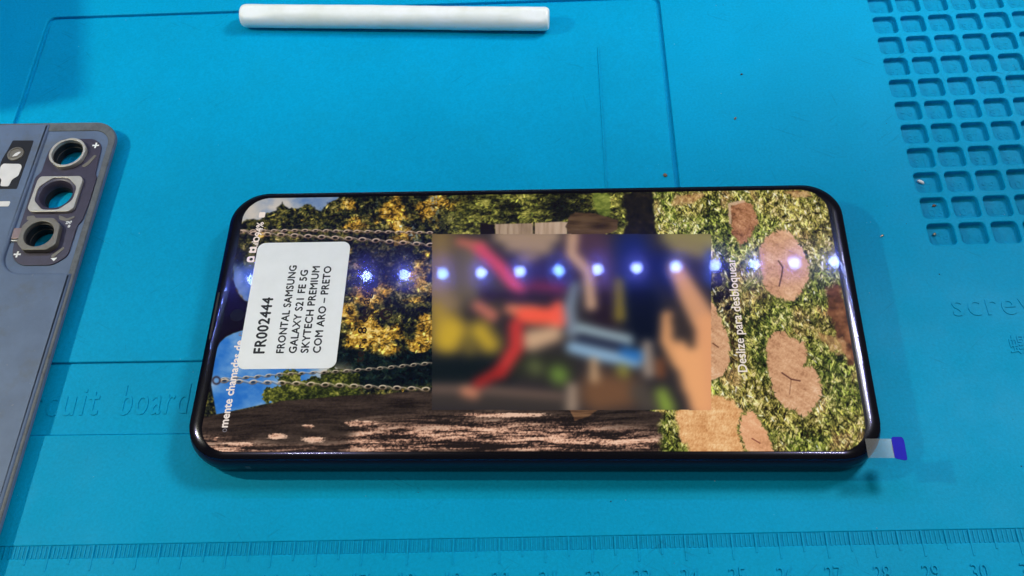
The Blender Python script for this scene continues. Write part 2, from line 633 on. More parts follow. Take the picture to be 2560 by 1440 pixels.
def vn(x, y, seed=0):
    x = x + seed * 17.3
    y = y + seed * 9.7
    xi, yi = np.floor(x).astype(int), np.floor(y).astype(int)
    fx, fy = x - xi, y - yi
    fx, fy = fx * fx * (3 - 2 * fx), fy * fy * (3 - 2 * fy)
    g = lambda a, b: _tab[a & 255, b & 255]
    return (g(xi, yi) * (1 - fx) + g(xi + 1, yi) * fx) * (1 - fy) + (g(xi, yi + 1) * (1 - fx) + g(xi + 1, yi + 1) * fx) * fy


def fbm(x, y, sx, sy, octs=4, seed=0, gain=0.55):
    v, a, t = 0.0, 1.0, 0.0
    for o in range(octs):
        v = v + a * vn(x / sx * 2 ** o, y / sy * 2 ** o, seed + o * 3)
        t += a
        a *= gain
    return v / t


def ss(a, b, x):
    t = np.clip((x - a) / (b - a), 0, 1)
    return t * t * (3 - 2 * t)


def C3(*c):
    return np.array(c, float) / 255


def polymask(pts, soft=2.0, wob=0.0, wsc=14.0, seed=0):
    """signed-distance mask of a polygon, edge roughened by noise"""
    px, py = X, Y
    d2 = np.full(X.shape, 1e9)
    inside = np.zeros(X.shape, bool)
    k = len(pts)
    for i in range(k):
        ax, ay = pts[i]
        bx, by = pts[(i + 1) % k]
        ex, ey = bx - ax, by - ay
        t = np.clip(((px - ax) * ex + (py - ay) * ey) / (ex * ex + ey * ey + 1e-9), 0, 1)
        d2 = np.minimum(d2, (px - ax - t * ex) ** 2 + (py - ay - t * ey) ** 2)
        if ay != by:
            c = ((ay > py) != (by > py)) & (px < (bx - ax) * (py - ay) / (by - ay) + ax)
            inside ^= c
    sd = np.where(inside, np.sqrt(d2), -np.sqrt(d2))
    if wob:
        sd = sd + wob * (fbm(px, py, wsc, wsc, 3, seed) - 0.5) * 2
    return ss(-soft, soft, sd)


P = np.zeros((X.size, 3))


def lay(mask, col):
    global P
    col = np.asarray(col, float)
    P = P * (1 - mask[:, None]) + (col if col.ndim == 2 else col[None, :]) * mask[:, None]


def mixk(t, *cols):
    """piecewise colour ramp over t in 0..1"""
    t = np.clip(t, 0, 1) * (len(cols) - 1)
    i = np.minimum(t.astype(int), len(cols) - 2)
    f = (t - i)[:, None]
    A = np.array([c for c in cols])
    return A[i] * (1 - f) + A[i + 1] * f


def gaussb(cx, cy, rx, ry):
    return np.exp(-(((X - cx) / rx) ** 2 + ((Y - cy) / ry) ** 2))


# trees: dark crowns with golden and olive clumps
clump = fbm(X, Y, 70, 60, 3, 1)
leaf = fbm(X, Y, 15, 13, 3, 2, 0.75)
leaf2 = vn(X / 4.5, Y / 4.0, 5) * 0.6 + vn(X / 2.6, Y / 2.4, 6) * 0.4
gold = np.zeros(X.shape)
for cx, cy, rx, ry, a in ((925, 835, 75, 42, 1.0), (870, 790, 35, 30, .8), (975, 870, 40, 18, .8), (985, 535, 32, 42, .9), (870, 512, 26, 18, .8), (1010, 600, 45, 16, .5),
                          (1055, 700, 25, 50, .65), (1060, 820, 30, 42, .95), (1050, 870, 30, 16, .9), (745, 598, 26, 12, .6), (930, 735, 50, 30, .45), (1070, 520, 34, 30, .75),
                          (1150, 505, 50, 20, .45), (890, 560, 30, 20, .5), (780, 560, 30, 14, .4), (1180, 500, 40, 16, .4), (660, 590, 22, 8, .5), (880, 660, 30, 16, .35), (900, 620, 40, 14, .35)):
    gold = np.maximum(gold, a * gaussb(cx, cy, rx, ry))
lum = 0.30 * (clump - .5) + 1.15 * (leaf - .5) + .8 * (leaf2 - .5)
t = np.clip(.30 + 1.25 * lum, 0, 1)
base = mixk(t, C3(13, 16, 18), C3(28, 33, 26), C3(62, 62, 32), C3(112, 104, 48), C3(160, 146, 92))
g_t = np.clip(.50 + 1.3 * lum, 0, 1)
goldc = mixk(g_t, C3(36, 30, 16), C3(100, 76, 28), C3(168, 126, 42), C3(208, 164, 64), C3(234, 204, 122))
P[:] = base
gm = ss(.30, .57, .82 * gold + .10 + 1.25 * (fbm(X, Y, 34, 28, 5, 9, .65) - .5))
lay(gm, goldc)
# bluish gaps and a dark green-black hollow
gap = ss(.66, .76, fbm(X, Y, 34, 30, 3, 21)) * ss(900, 1000, X) * ss(700, 560, Y) * .7
lay(gap * ss(.5, .7, leaf2), C3(96, 120, 140))
hol = np.clip(gaussb(960, 930, 140, 40) + gaussb(1070, 905, 60, 38) + gaussb(860, 900, 60, 30), 0, 1) * (1 - ss(.35, .7, gold))
lay(ss(.25, .6, hol + .3 * (leaf - .5)), mixk(np.clip(.15 + .9 * lum, 0, 1), C3(6, 14, 18), C3(14, 28, 28), C3(34, 46, 34), C3(84, 84, 60)))
lay(gaussb(930, 655, 60, 50) * .55, C3(28, 28, 52))
# olive shrubs along the upper edge
olv = ss(1090, 1170, X + 40 * (clump - .5)) * ss(1660, 1600, X) * ss(640, 600, Y)
stre = fbm(X + .5 * Y, Y, 22, 10, 4, 31, .7)
ot = np.clip(.38 + 1.5 * (stre - .5) + .5 * (clump - .5) + .5 * (leaf2 - .5) - .5 * gaussb(1400, 520, 40, 30) - .45 * gaussb(1270, 520, 30, 25), 0, 1)
lay(olv, mixk(ot, C3(20, 22, 16), C3(48, 50, 24), C3(104, 104, 44), C3(160, 154, 72), C3(206, 194, 110)))

def dabs(n, where, colf, ln, wd, angf, seed, alpha=.9):
    """short pointed strokes (leaves, blades) scattered over the picture where `where` allows"""
    rg = np.random.RandomState(seed)
    cand = np.where(where > .5)[0]
    idx = cand[rg.randint(0, len(cand), n)]
    G = P.reshape(NY, NX, 3)
    cols = colf(idx, rg)
    for q, k_ in enumerate(idx):
        j0, i0_ = divmod(int(k_), NX)
        l_, w_, a_ = rg.uniform(*ln), rg.uniform(*wd), angf(rg)
        r0 = int(l_) + 2
        ja, jb, ia, ib = max(0, j0 - r0), min(NY, j0 + r0 + 1), max(0, i0_ - r0), min(NX, i0_ + r0 + 1)
        yy, xx = np.ogrid[ja - j0:jb - j0, ia - i0_:ib - i0_]
        u_, v_ = xx * cos(a_) + yy * sin(a_), -xx * sin(a_) + yy * cos(a_)
        e_ = 1 - (u_ / l_) ** 2
        m_ = (np.clip((w_ * np.clip(e_, 0, 1) - np.abs(v_)) + .5, 0, 1) * (e_ > 0) * alpha)[:, :, None]
        G[ja:jb, ia:ib] = G[ja:jb, ia:ib] * (1 - m_) + cols[q] * m_


def leafcol(idx, rg):
    b_ = P[idx]
    l_ = b_.mean(1)
    f_ = np.where(rg.rand(len(idx)) < .5, rg.uniform(1.15, 1.9, len(idx)), rg.uniform(.25, .75, len(idx)))[:, None]
    return np.clip(b_ * f_ + (rg.rand(len(idx), 3) - .5) * .05, 0, 1)


treez = ((X < 1640) & (Y < 1010)).astype(float)
dabs(7000, treez, leafcol, (2.4, 5.0), (.8, 1.7), lambda r: r.uniform(0, pi), 301, .85)
# thin limbs showing between the crowns
for k_ in range(26):
    bx_, by_ = random.uniform(880, 1080), random.uniform(500, 880)
    ex_, ey_ = bx_ + random.uniform(-60, 60), by_ + random.uniform(-14, 14)
    d_ = np.hypot(X - (bx_ + ex_) / 2, Y - (by_ + ey_) / 2)
    sel_ = np.where(d_ < 50)[0]
    t_ = np.clip(((X[sel_] - bx_) * (ex_ - bx_) + (Y[sel_] - by_) * (ey_ - by_)) / ((ex_ - bx_) ** 2 + (ey_ - by_) ** 2), 0, 1)
    dd = np.hypot(X[sel_] - bx_ - t_ * (ex_ - bx_), Y[sel_] - by_ - t_ * (ey_ - by_))
    w_ = (ss(2.2, .6, dd) * .6)[:, None]
    P[sel_] = P[sel_] * (1 - w_) + C3(26, 20, 16) * w_

# sky (three glimpses)
cl = fbm(X, Y, 60, 45, 5, 41)
skyA = mixk(np.clip(cl * 1.3 - .15, 0, 1), C3(58, 96, 158), C3(118, 140, 172), C3(186, 182, 178), C3(214, 202, 186))
lay(polymask([(560, 470), (862, 470), (846, 494), (818, 508), (806, 524), (768, 512), (742, 520), (722, 522), (706, 506), (690, 520), (668, 532), (650, 552), (628, 546), (604, 556), (560, 560)], 2.5, 7, 16, 3), skyA)
lay(gaussb(625, 520, 45, 40) * polymask([(560, 470), (720, 470), (640, 545), (600, 552), (560, 556)], 6, 6, 16, 3) * .85, C3(206, 194, 178))
lay(polymask([(560, 650), (700, 640), (700, 800), (640, 762), (612, 750), (594, 732), (584, 706), (584, 676)], 3, 9, 22, 7) * ss(640, 690, Y), mixk(np.clip(cl * 1.4 - .2, 0, 1), C3(40, 80, 150), C3(110, 134, 176), C3(178, 178, 186)))
# dark rounded cut-out by the front camera
lay(polymask([(500, 690), (584, 700), (592, 730), (612, 752), (640, 764), (640, 812), (606, 826), (584, 833), (564, 843), (550, 856), (542, 872), (537, 895), (490, 900)], 2), C3(17, 13, 24))
lay(polymask([(537, 895), (542, 872), (550, 856), (564, 843), (584, 833), (606, 826), (700, 800), (760, 880), (846, 922), (800, 962), (690, 1004), (541, 1036), (528, 962)], 2), mixk(np.clip(1.25 * cl - .1 + .0009 * (X - 560), 0, 1), C3(26, 92, 182), C3(44, 112, 192), C3(92, 146, 204), C3(178, 194, 208)))
lay(gaussb(840, 938, 50, 24) * polymask([(770, 900), (880, 900), (880, 960), (770, 975)], 8, 8, 14, 2) * .8, C3(196, 178, 148))
# leafy branch reaching over the sky
br = polymask([(652, 984), (668, 970), (700, 962), (694, 940), (722, 926), (760, 930), (752, 952), (800, 940), (830, 920), (900, 930), (900, 1000), (660, 1008)], 2, 11, 12, 5)
lay(br, mixk(np.clip(.36 + 1.1 * lum, 0, 1), C3(24, 30, 16), C3(52, 60, 26), C3(104, 108, 40), C3(168, 160, 80)))

# fallen trunk along the lower edge
te = np.interp(X, [520, 540, 700, 850, 1080, 1300, 1480, 1660], [1040, 1036, 1004, 990, 977, 985, 1005, 1030])
tr = ss(-3, 3, Y - te + 8 * (fbm(X, Y, 40, 10, 3, 51) - .5)) * ss(1668, 1640, X + 30 * (fbm(X, Y, 20, 14, 3, 52) - .5))
wx = X + 30 * (fbm(X, Y, 120, 40, 2, 57) - .5)
wy = Y + 16 * (fbm(X, Y, 150, 40, 3, 58) - .5) + .02 * (X - 1000)
bark = fbm(wx, wy, 110, 9, 4, 53, .62)
rdg = 1 - np.abs(fbm(wx, wy, 170, 15, 3, 54, .5) - .5) * 4.0          # long raised ridges
fine = vn(X / 5, Y / 3.4, 55) * .5 + vn(X / 2.6, Y / 2.2, 56) * .5
litb = np.interp(X, [500, 560, 640, 720, 860, 900, 1060, 1200, 1400, 1560, 1660], [1098, 1096, 1112, 1118, 1108, 1064, 1050, 1040, 1050, 1066, 1084])
sunny = ss(-26, 34, Y - litb + 26 * (fbm(wx, wy, 90, 16, 3, 59) - .5))
for cx, cy, rx, ry in ((690, 1090, 24, 9), (785, 1098, 30, 9), (770, 1066, 16, 6), (905, 1060, 60, 9), (600, 1114, 50, 12), (1250, 1038, 140, 6), (540, 1098, 9, 10)):
    sunny = np.maximum(sunny, .95 * ss(.45, .85, gaussb(cx, cy, rx, ry) + 1.1 * (bark - .5) + .5 * (fine - .5)))
sunny = sunny * (1 - .8 * ss(1118, 1128, Y + 12 * (fbm(X, Y, 80, 30, 2, 64) - .5)) * ss(1000, 1080, X)) * (1 - .5 * gaussb(820, 1122, 60, 12))
tone_b = np.clip(.16 + .55 * (bark - .5) + .16 * (fine - .5), 0, 1)
dark_b = mixk(tone_b * 1.6, C3(28, 23, 20), C3(58, 47, 40), C3(84, 69, 60), C3(102, 86, 76))
lt = ss(.02, .98, .44 + 1.9 * (bark - .5) + .30 * (rdg - .45) + .75 * (fine - .5))
lit_b = mixk(lt, C3(34, 27, 24), C3(92, 68, 57), C3(160, 120, 100), C3(212, 162, 134), C3(240, 198, 170))
lay(tr, dark_b * (1 - sunny[:, None]) + lit_b * sunny[:, None])

# grass on the right
gr_m = ss(1622, 1640, X + 14 * (fbm(X, Y, 18, 18, 3, 71) - .5)) * (1 - tr)
blade = fbm(X + .45 * Y + 10 * fbm(X, Y, 50, 50, 2, 70), Y - .25 * X, 8.5, 13, 3, 73, .75)
blade2 = vn(X / 3.2 + .3 * Y / 3.2, Y / 5.0, 75) * .55 + vn(X / 2.3, Y / 2.8, 76) * .45
tone = fbm(X, Y, 90, 90, 3, 77)
gt = np.clip(.48 + 1.5 * (blade - .5) + 1.25 * (blade2 - .5) + .55 * (tone - .5), 0, 1)
warm = .75 * ss(.42, .70, fbm(X, Y, 120, 110, 3, 78))[:, None]
grass = mixk(gt, C3(24, 30, 12), C3(64, 74, 26), C3(112, 122, 48), C3(164, 164, 80), C3(222, 210, 140)) * (1 - warm) + mixk(gt, C3(34, 30, 14), C3(84, 76, 34), C3(142, 126, 62), C3(192, 170, 100), C3(236, 214, 160)) * warm
lay(gr_m, grass)
dry = ss(.55, .7, fbm(X, Y, 60, 80, 4, 79)) * gr_m * .6
lay(dry, mixk(np.clip(.5 + 1.0 * (blade - .5) + .7 * (blade2 - .5), 0, 1), C3(82, 58, 34), C3(156, 116, 74), C3(208, 168, 116), C3(236, 210, 160)))
shade = (gaussb(1850, 830, 32, 60) + .8 * gaussb(1800, 700, 40, 70) + .6 * gaussb(1905, 870, 20, 60) + .55 * gaussb(2080, 950, 20, 60) + .45 * gaussb(1990, 800, 60, 20)) * gr_m
lay(np.clip(shade, 0, .75) * ss(.65, .4, blade), C3(26, 38, 18))
lay(polymask([(1776, 640), (1812, 668), (1838, 720), (1842, 790), (1812, 800), (1776, 750)], 8, 16, 16, 89) * .9 * ss(.75, .45, blade), C3(24, 22, 20))
lay(polymask([(1812, 790), (1848, 800), (1856, 900), (1832, 930), (1826, 860)], 6, 12, 14, 90) * .7 * ss(.75, .4, blade), C3(52, 34, 22))
gz = (gr_m > .6).astype(float)
dabs(9000, gz, leafcol, (3.6, 7.6), (.6, 1.15), lambda r: r.normal(1.9, .55), 303, .8)
# bare soil
soil = polymask([(1690, 1030), (1745, 992), (1800, 985), (1850, 1020), (1885, 1060), (1945, 1150), (1740, 1150), (1700, 1090)], 5, 10, 18, 81)
soilc = mixk(np.clip(.55 + .8 * (fbm(X, Y, 30, 12, 4, 82) - .5) + .6 * (blade2 - .5), 0, 1), C3(150, 96, 56), C3(206, 146, 92), C3(232, 180, 124), C3(248, 212, 160))
lay(soil, soilc)
s2 = polymask([(2062, 720), (2100, 700), (2150, 900), (2120, 910), (2078, 800)], 6, 12, 16, 83)
lay(s2, mixk(np.clip(.45 + 1.2 * (fbm(X, Y, 26, 20, 4, 84) - .5), 0, 1), C3(46, 32, 22), C3(118, 76, 48), C3(178, 124, 84)))
lay(polymask([(2030, 820), (2110, 850), (2130, 900), (2080, 880)], 8, 16, 14, 85) * .7, soilc * .85)
lay(polymask([(1690, 486), (1760, 484), (1740, 505), (1680, 515)], 6, 8, 12, 87) * .7, soilc * .9)
lay(polymask([(1960, 478), (2020, 478), (2030, 490), (1990, 494)], 4, 6, 12, 88) * .8, soilc * .85)


def stone(pts, cols, seed, wob=4):
    global P
    qx_, qy_ = np.mean([p[0] for p in pts]), np.mean([p[1] for p in pts])
    rad_ = np.hypot((X - qx_) * .9, Y - qy_) + 10 * (fbm(X, Y, 40, 40, 3, seed + 5) - .5)
    m = polymask(pts, 2.0, wob, 12, seed)
    # turf stands above the sawn disc, so its far rim carries a dark line in the picture
    rim = polymask([(x + 3, y + 3) for x, y in pts], 5, wob, 12, seed)
    lay(rim * (1 - m) * .5, C3(34, 34, 18))
    t_ = np.clip(.5 + 1.0 * (fbm(X, Y, 34, 26, 5, seed + 2, .6) - .5) + .45 * (vn(X / 3, Y / 3, seed) - .5) + .035 * np.sin(rad_ * .55) + .6 * (fbm(X, Y - .6 * X, 60, 7, 3, seed + 8) - .5), 0, 1)
    lay(m, mixk(t_, *cols))
    edge_ = ((m > .05) & (m < .97)).astype(float)
    if edge_.sum() > 30:
        dabs(110, edge_, lambda ix, rg: np.array([C3(72, 84, 32), C3(120, 122, 56), C3(40, 46, 20), C3(168, 156, 84)])[rg.randint(0, 4, len(ix))], (3, 6), (.6, 1.0), lambda r: r.normal(1.9, .7), seed, .85)


tan = (C3(166, 120, 86), C3(198, 148, 110), C3(216, 168, 128), C3(232, 192, 156))
stone([(1946, 571), (1972, 578), (1992, 600), (2008, 622), (2022, 660), (2024, 695), (2006, 730), (1985, 752), (1962, 752), (1925, 735), (1906, 706), (1900, 660), (1898, 625), (1915, 590)], tan, 91)
stone([(1938, 828), (1962, 828), (1980, 846), (2012, 855), (2020, 880), (2016, 905), (2008, 914), (2030, 915), (2050, 940), (2056, 985), (2036, 1020), (2016, 1046), (1990, 1030), (1962, 1018), (1938, 990), (1918, 930), (1916, 870), (1924, 840)], tan, 95)
stone([(1822, 508), (1862, 500), (1884, 512), (1896, 560), (1872, 600), (1850, 616), (1832, 586), (1824, 548)], (C3(96, 62, 40), C3(150, 100, 66), C3(186, 132, 94), C3(214, 166, 124)), 99, 6)
lay(polymask([(1820, 508), (1858, 500), (1862, 505), (1828, 514), (1828, 560), (1822, 560)], 2, 2, 8, 4) * .8, C3(214, 180, 150))
stone([(1700, 680), (1782, 752), (1798, 790), (1815, 822), (1824, 860), (1825, 905), (1808, 938), (1776, 952), (1700, 960)], tan, 103)
stone([(1852, 1040), (1872, 1022), (1890, 1032), (1920, 1080), (1942, 1140), (1870, 1140), (1845, 1080)], (C3(196, 140, 98), C3(220, 160, 116), C3(230, 174, 130), C3(240, 194, 150)), 107)


def crack(pts, w, col, a=.8):
    for (ax, ay), (bx, by) in zip(pts, pts[1:]):
        ex, ey = bx - ax, by - ay
        t_ = np.clip(((X - ax) * ex + (Y - ay) * ey) / (ex * ex + ey * ey), 0, 1)
        d = np.hypot(X - ax - t_ * ex, Y - ay - t_ * ey)
        lay(ss(w, w * .3, d) * a, col)


crack([(1946, 652), (1957, 668), (1954, 690), (1948, 715)], 3, C3(70, 44, 34))
crack([(1955, 932), (1978, 948), (2000, 952)], 3, C3(80, 44, 36))
crack([(1978, 948), (1974, 985)], 2.5, C3(120, 78, 56), .5)
crack([(1880, 1096), (1900, 1108)], 2.5, C3(120, 60, 44))
crack([(1782, 858), (1796, 868)], 2.5, C3(96, 60, 40))
# shadowed post, blocks and log at the top
lay(polymask([(1556, 480), (1628, 480), (1634, 540), (1640, 600), (1560, 600), (1566, 540)], 4, 8, 16, 110), mixk(np.clip(.4 + (leaf - .5), 0, 1), C3(16, 18, 20), C3(30, 28, 24), C3(58, 48, 34)))
lay(polymask([(1480, 484), (1524, 484), (1526, 540), (1500, 545), (1486, 520)], 3, 6, 12, 112), mixk(np.clip(.6 + (stre - .5) * 1.4, 0, 1), C3(40, 48, 20), C3(92, 104, 40), C3(150, 156, 70)))
lay(polymask([(1200, 558), (1236, 560), (1238, 590), (1200, 590)], 3, 3, 9, 3), C3(24, 20, 16))
grain = fbm(X, Y, 7, 60, 3, 115)
lay(polymask([(1237, 560), (1332, 558), (1333, 596), (1240, 596)], 2), mixk(grain, C3(120, 98, 76), C3(164, 140, 116), C3(190, 168, 144)))
lay(polymask([(1338, 557), (1404, 554), (1420, 556), (1416, 596), (1336, 596)], 2), mixk(grain, C3(150, 126, 102), C3(180, 154, 130), C3(196, 174, 150)))
crack([(1335, 556), (1335, 596)], 3, C3(30, 22, 18))
lay(polymask([(1414, 566), (1424, 540), (1438, 530), (1490, 534), (1546, 550), (1544, 576), (1500, 590), (1420, 590)], 2.5, 3, 10, 118), mixk(np.clip(.5 + (fbm(X, Y, 50, 10, 4, 119) - .5) * 1.2, 0, 1), C3(52, 38, 26), C3(84, 64, 44), C3(104, 82, 58)))
lay(gaussb(1495, 566, 22, 7) * .8, C3(40, 30, 22))

lay(polymask([(1422, 1020), (1504, 1020), (1470, 1042), (1437, 1052)], 2, 3, 10, 120), mixk(np.clip(.5 + (bark - .5) * 1.5 + .004 * (1450 - X), 0, 1), C3(70, 48, 34), C3(128, 94, 66), C3(196, 164, 132)))
# chains of a swing
def chain(pts, link_len, h, th, cols, seed):
    rnd = random.Random(seed)
    seg = [math.dist(a, b) for a, b in zip(pts, pts[1:])]
    tot = sum(seg)
    n = int(tot / link_len)
    for i in range(n):
        s = (i + .5) * link_len
        k = 0
        while k < len(seg) - 1 and s > seg[k]:
            s -= seg[k]
            k += 1
        (ax, ay), (bx, by) = pts[k], pts[k + 1]
        cx, cy = ax + (bx - ax) * s / seg[k], ay + (by - ay) * s / seg[k]
        an = math.atan2(by - ay, bx - ax) + rnd.uniform(-.12, .12) + (.28 if i % 2 else -.1)
        sel = np.where((np.abs(X - cx) < link_len) & (np.abs(Y - cy) < link_len))[0]
        if not len(sel):
            continue
        dx, dy = X[sel] - cx, Y[sel] - cy
        a_, b_ = dx * cos(an) + dy * sin(an), -dx * sin(an) + dy * cos(an)
        hh = h if i % 2 == 0 else h * .42
        e = np.sqrt((a_ / (link_len * (.58 if i % 2 == 0 else .5))) ** 2 + (b_ / hh) ** 2)
        ring_ = np.exp(-((e - .82) * hh / (th * .72)) ** 2)
        hole_ = ss(.75, .45, e)[:, None] * .6 * (hh > 3)
        P[sel] = P[sel] * (1 - hole_) + C3(22, 18, 16) * hole_
        c = cols[0] * .35 + cols[0] * .65 * np.clip(.6 - b_ / hh * .7, 0, 1)[:, None] if len(cols) == 1 else cols[0] + (cols[1] - cols[0]) * np.clip(.55 - b_ / hh * .6, 0, 1)[:, None]
        w = np.clip(ring_ * (1.0 if i % 2 == 0 else .62), 0, 1)[:, None]
        P[sel] = P[sel] * (1 - w) + c * w


CH = (C3(104, 80, 66), C3(232, 204, 184))
chain([(600, 578), (760, 576), (1084, 582)], 13, 3.6, 1.4, CH, 1)
chain([(592, 578), (640, 584), (760, 590), (900, 598), (1084, 613)], 17, 5.4, 1.7, CH, 2)
chain([(552, 948), (640, 942), (700, 936), (860, 928), (960, 920), (1084, 907)], 14, 4.2, 1.5, (C3(70, 60, 52), C3(214, 196, 170)), 3)
chain([(552, 952), (620, 955), (700, 957), (840, 963), (1084, 974)], 18, 5.8, 1.8, (C3(90, 72, 58), C3(238, 216, 188)), 4)
e = np.hypot((X - 541) / 11, (Y - 951) / 11)
lay(np.exp(-((e - .8) / .25) ** 2) * .9, C3(54, 40, 46))

# the softened block in the middle of the picture
BM = (X > 1080) & (X < 1778) & (Y > 585) & (Y < 1025)
SOFT = []


def cap(pts, col, soft=16, a=1.0):
    """chain of soft tapered strokes: (x, y, r)"""
    d = np.full(X.shape, 1e9)
    for (ax, ay, ar), (bx, by, b_r) in zip(pts, pts[1:]) if len(pts) > 1 else [(pts[0], pts[0])]:
        ex, ey = bx - ax, by - ay
        t_ = np.clip(((X - ax) * ex + (Y - ay) * ey) / (ex * ex + ey * ey + 1e-9), 0, 1)
        d = np.minimum(d, np.hypot(X - ax - t_ * ex, Y - ay - t_ * ey) - (ar + (b_r - ar) * t_))
    m = ss(soft, -soft, d) * a
    global Q
    Q = Q * (1 - m[:, None]) + C3(*col)[None, :] * m[:, None]


Q = np.zeros_like(P)
Q[:] = C3(46, 42, 44)
# backdrop patches
cap([(1100, 600, 40), (1100, 700, 40)], (126, 104, 62), 40)
cap([(1180, 640, 40), (1170, 720, 40)], (104, 92, 66), 40)
cap([(1100, 770, 36), (1110, 830, 40)], (160, 132, 56), 34)
cap([(1120, 850, 30), (1130, 830, 34)], (196, 162, 48), 26)
cap([(1200, 830, 26), (1225, 860, 22)], (190, 158, 48), 26)
cap([(1170, 850, 12), (1175, 880, 12)], (120, 104, 46), 22)
cap([(1240, 700, 35), (1240, 760, 20)], (64, 58, 46), 30)
cap([(1090, 725, 22), (1130, 760, 14)], (134, 112, 84), 26)
cap([(1080, 925, 32), (1260, 925, 32)], (16, 26, 28), 22)
cap([(1300, 910, 30), (1400, 920, 34)], (44, 46, 36), 28)
cap([(1080, 1000, 16), (1420, 1010, 24)], (58, 52, 48), 16)
cap([(1080, 972, 10), (1200, 974, 10), (1400, 990, 8)], (112, 90, 78), 14)
cap([(1395, 935, 18), (1400, 940, 18)], (108, 138, 58), 22)
cap([(1335, 915, 14), (1340, 920, 14)], (92, 100, 60), 22)
cap([(1470, 620, 60), (1530, 700, 50)], (74, 52, 60), 34)
cap([(1580, 620, 44), (1590, 740, 50)], (22, 36, 92), 34)
cap([(1600, 760, 50), (1620, 830, 50)], (10, 18, 34), 30)
cap([(1500, 760, 34), (1520, 830, 20)], (36, 26, 34), 26)
cap([(1680, 585, 26), (1790, 600, 30)], (140, 130, 78), 24)
cap([(1700, 610, 24), (1790, 640, 14)], (136, 122, 76), 22)
cap([(1640, 660, 30), (1690, 720, 20)], (16, 24, 66), 26)
cap([(1500, 980, 50), (1560, 980, 40)], (112, 78, 54), 30)
cap([(1600, 980, 24), (1620, 1010, 20)], (76, 68, 60), 22)
cap([(1350, 680, 34), (1400, 700, 30)], (46, 36, 66), 30)
# blocks behind
cap([(1250, 590, 16), (1385, 590, 16)], (166, 140, 114), 16)
cap([(1280, 610, 20), (1360, 615, 22)], (160, 134, 110), 20)
cap([(1310, 645, 12), (1330, 640, 14)], (140, 118, 106), 18)
# red figure shapes
cap([(1150, 604, 8), (1200, 618, 12)], (196, 106, 84), 14)
cap([(1200, 622, 14), (1250, 668, 16), (1300, 728, 16)], (212, 74, 88), 13)
cap([(1330, 715, 14), (1395, 722, 16)], (108, 40, 58), 18)
cap([(1215, 738, 12), (1385, 745, 10)], (44, 32, 42), 16)
cap([(1195, 765, 12), (1230, 788, 14)], (196, 112, 92), 15)
cap([(1275, 772, 12), (1330, 785, 20)], (216, 122, 92), 14)
cap([(1310, 788, 20), (1395, 792, 24)], (244, 92, 66), 14)
cap([(1395, 765, 12), (1396, 800, 18)], (246, 94, 72), 12)
cap([(1385, 835, 20), (1330, 850, 26)], (200, 162, 128), 18)
cap([(1290, 815, 17), (1290, 870, 17), (1252, 928, 16)], (196, 56, 52), 13)
cap([(1250, 928, 14), (1195, 958, 12)], (160, 40, 38), 13)
cap([(1165, 978, 12), (1185, 985, 11)], (206, 130, 98), 14)
# pole, bag and straps
cap([(1432, 588, 14), (1428, 635, 13), (1470, 678, 12), (1478, 762, 14)], (198, 158, 126), 11)
cap([(1548, 705, 9), (1550, 790, 13)], (134, 116, 44), 13)
cap([(1436, 716, 10), (1424, 770, 14), (1430, 830, 14)], (122, 136, 152), 15)
cap([(1450, 820, 12), (1570, 850, 13)], (146, 168, 178), 12)
cap([(1450, 846, 8), (1560, 870, 10)], (28, 36, 62), 11)
cap([(1430, 868, 14), (1500, 886, 16), (1590, 905, 14)], (138, 174, 204), 13)
cap([(1560, 880, 10), (1600, 890, 16)], (40, 108, 180), 13)
cap([(1484, 905, 10), (1486, 945, 11)], (190, 154, 116), 12)
cap([(1555, 925, 12), (1560, 930, 12)], (140, 134, 58), 16)
cap([(1430, 970, 12), (1430, 1020, 13)], (164, 140, 120), 14)
cap([(1618, 862, 12), (1622, 930, 14)], (156, 138, 124), 13)
cap([(1650, 905, 8), (1652, 935, 9)], (136, 76, 44), 12)
cap([(1655, 985, 14), (1668, 1020, 18)], (136, 160, 62), 17)
# the pale figure leaning on the bottom corner of the block
cap([(1690, 672, 20), (1720, 730, 26), (1760, 800, 32)], (208, 150, 110), 13)
cap([(1770, 820, 36), (1765, 1010, 40)], (226, 158, 110), 15)
cap([(1668, 792, 14), (1666, 850, 16), (1700, 900, 22)], (220, 156, 104), 13)
cap([(1720, 880, 34), (1735, 960, 30), (1752, 1010, 20)], (234, 166, 112), 15)
cap([(1690, 800, 12), (1718, 830, 18), (1728, 862, 9)], (54, 46, 44), 11)
cap([(1780, 640, 14), (1790, 690, 26)], (34, 60, 120), 16)
kern = np.exp(-0.5 * (np.arange(-18, 19) / 6.2) ** 2)
kern /= kern.sum()
Q3 = Q.reshape(NY, NX, 3)
for ax in (0, 1):
    pad = [(0, 0)] * 3
    pad[ax] = (18, 18)
    Z3 = np.pad(Q3, pad, mode='edge')
    Q3 = sum(k_ * (Z3[i_:i_ + NY] if ax == 0 else Z3[:, i_:i_ + NX]) for i_, k_ in enumerate(kern))
Q = Q3.reshape(-1, 3)
P = np.where(BM[:, None], Q, P)
P = np.clip(P, 0, 1)
lin = np.where(P <= 0.04045, P / 12.92, ((P + 0.055) / 1.055) ** 2.4)

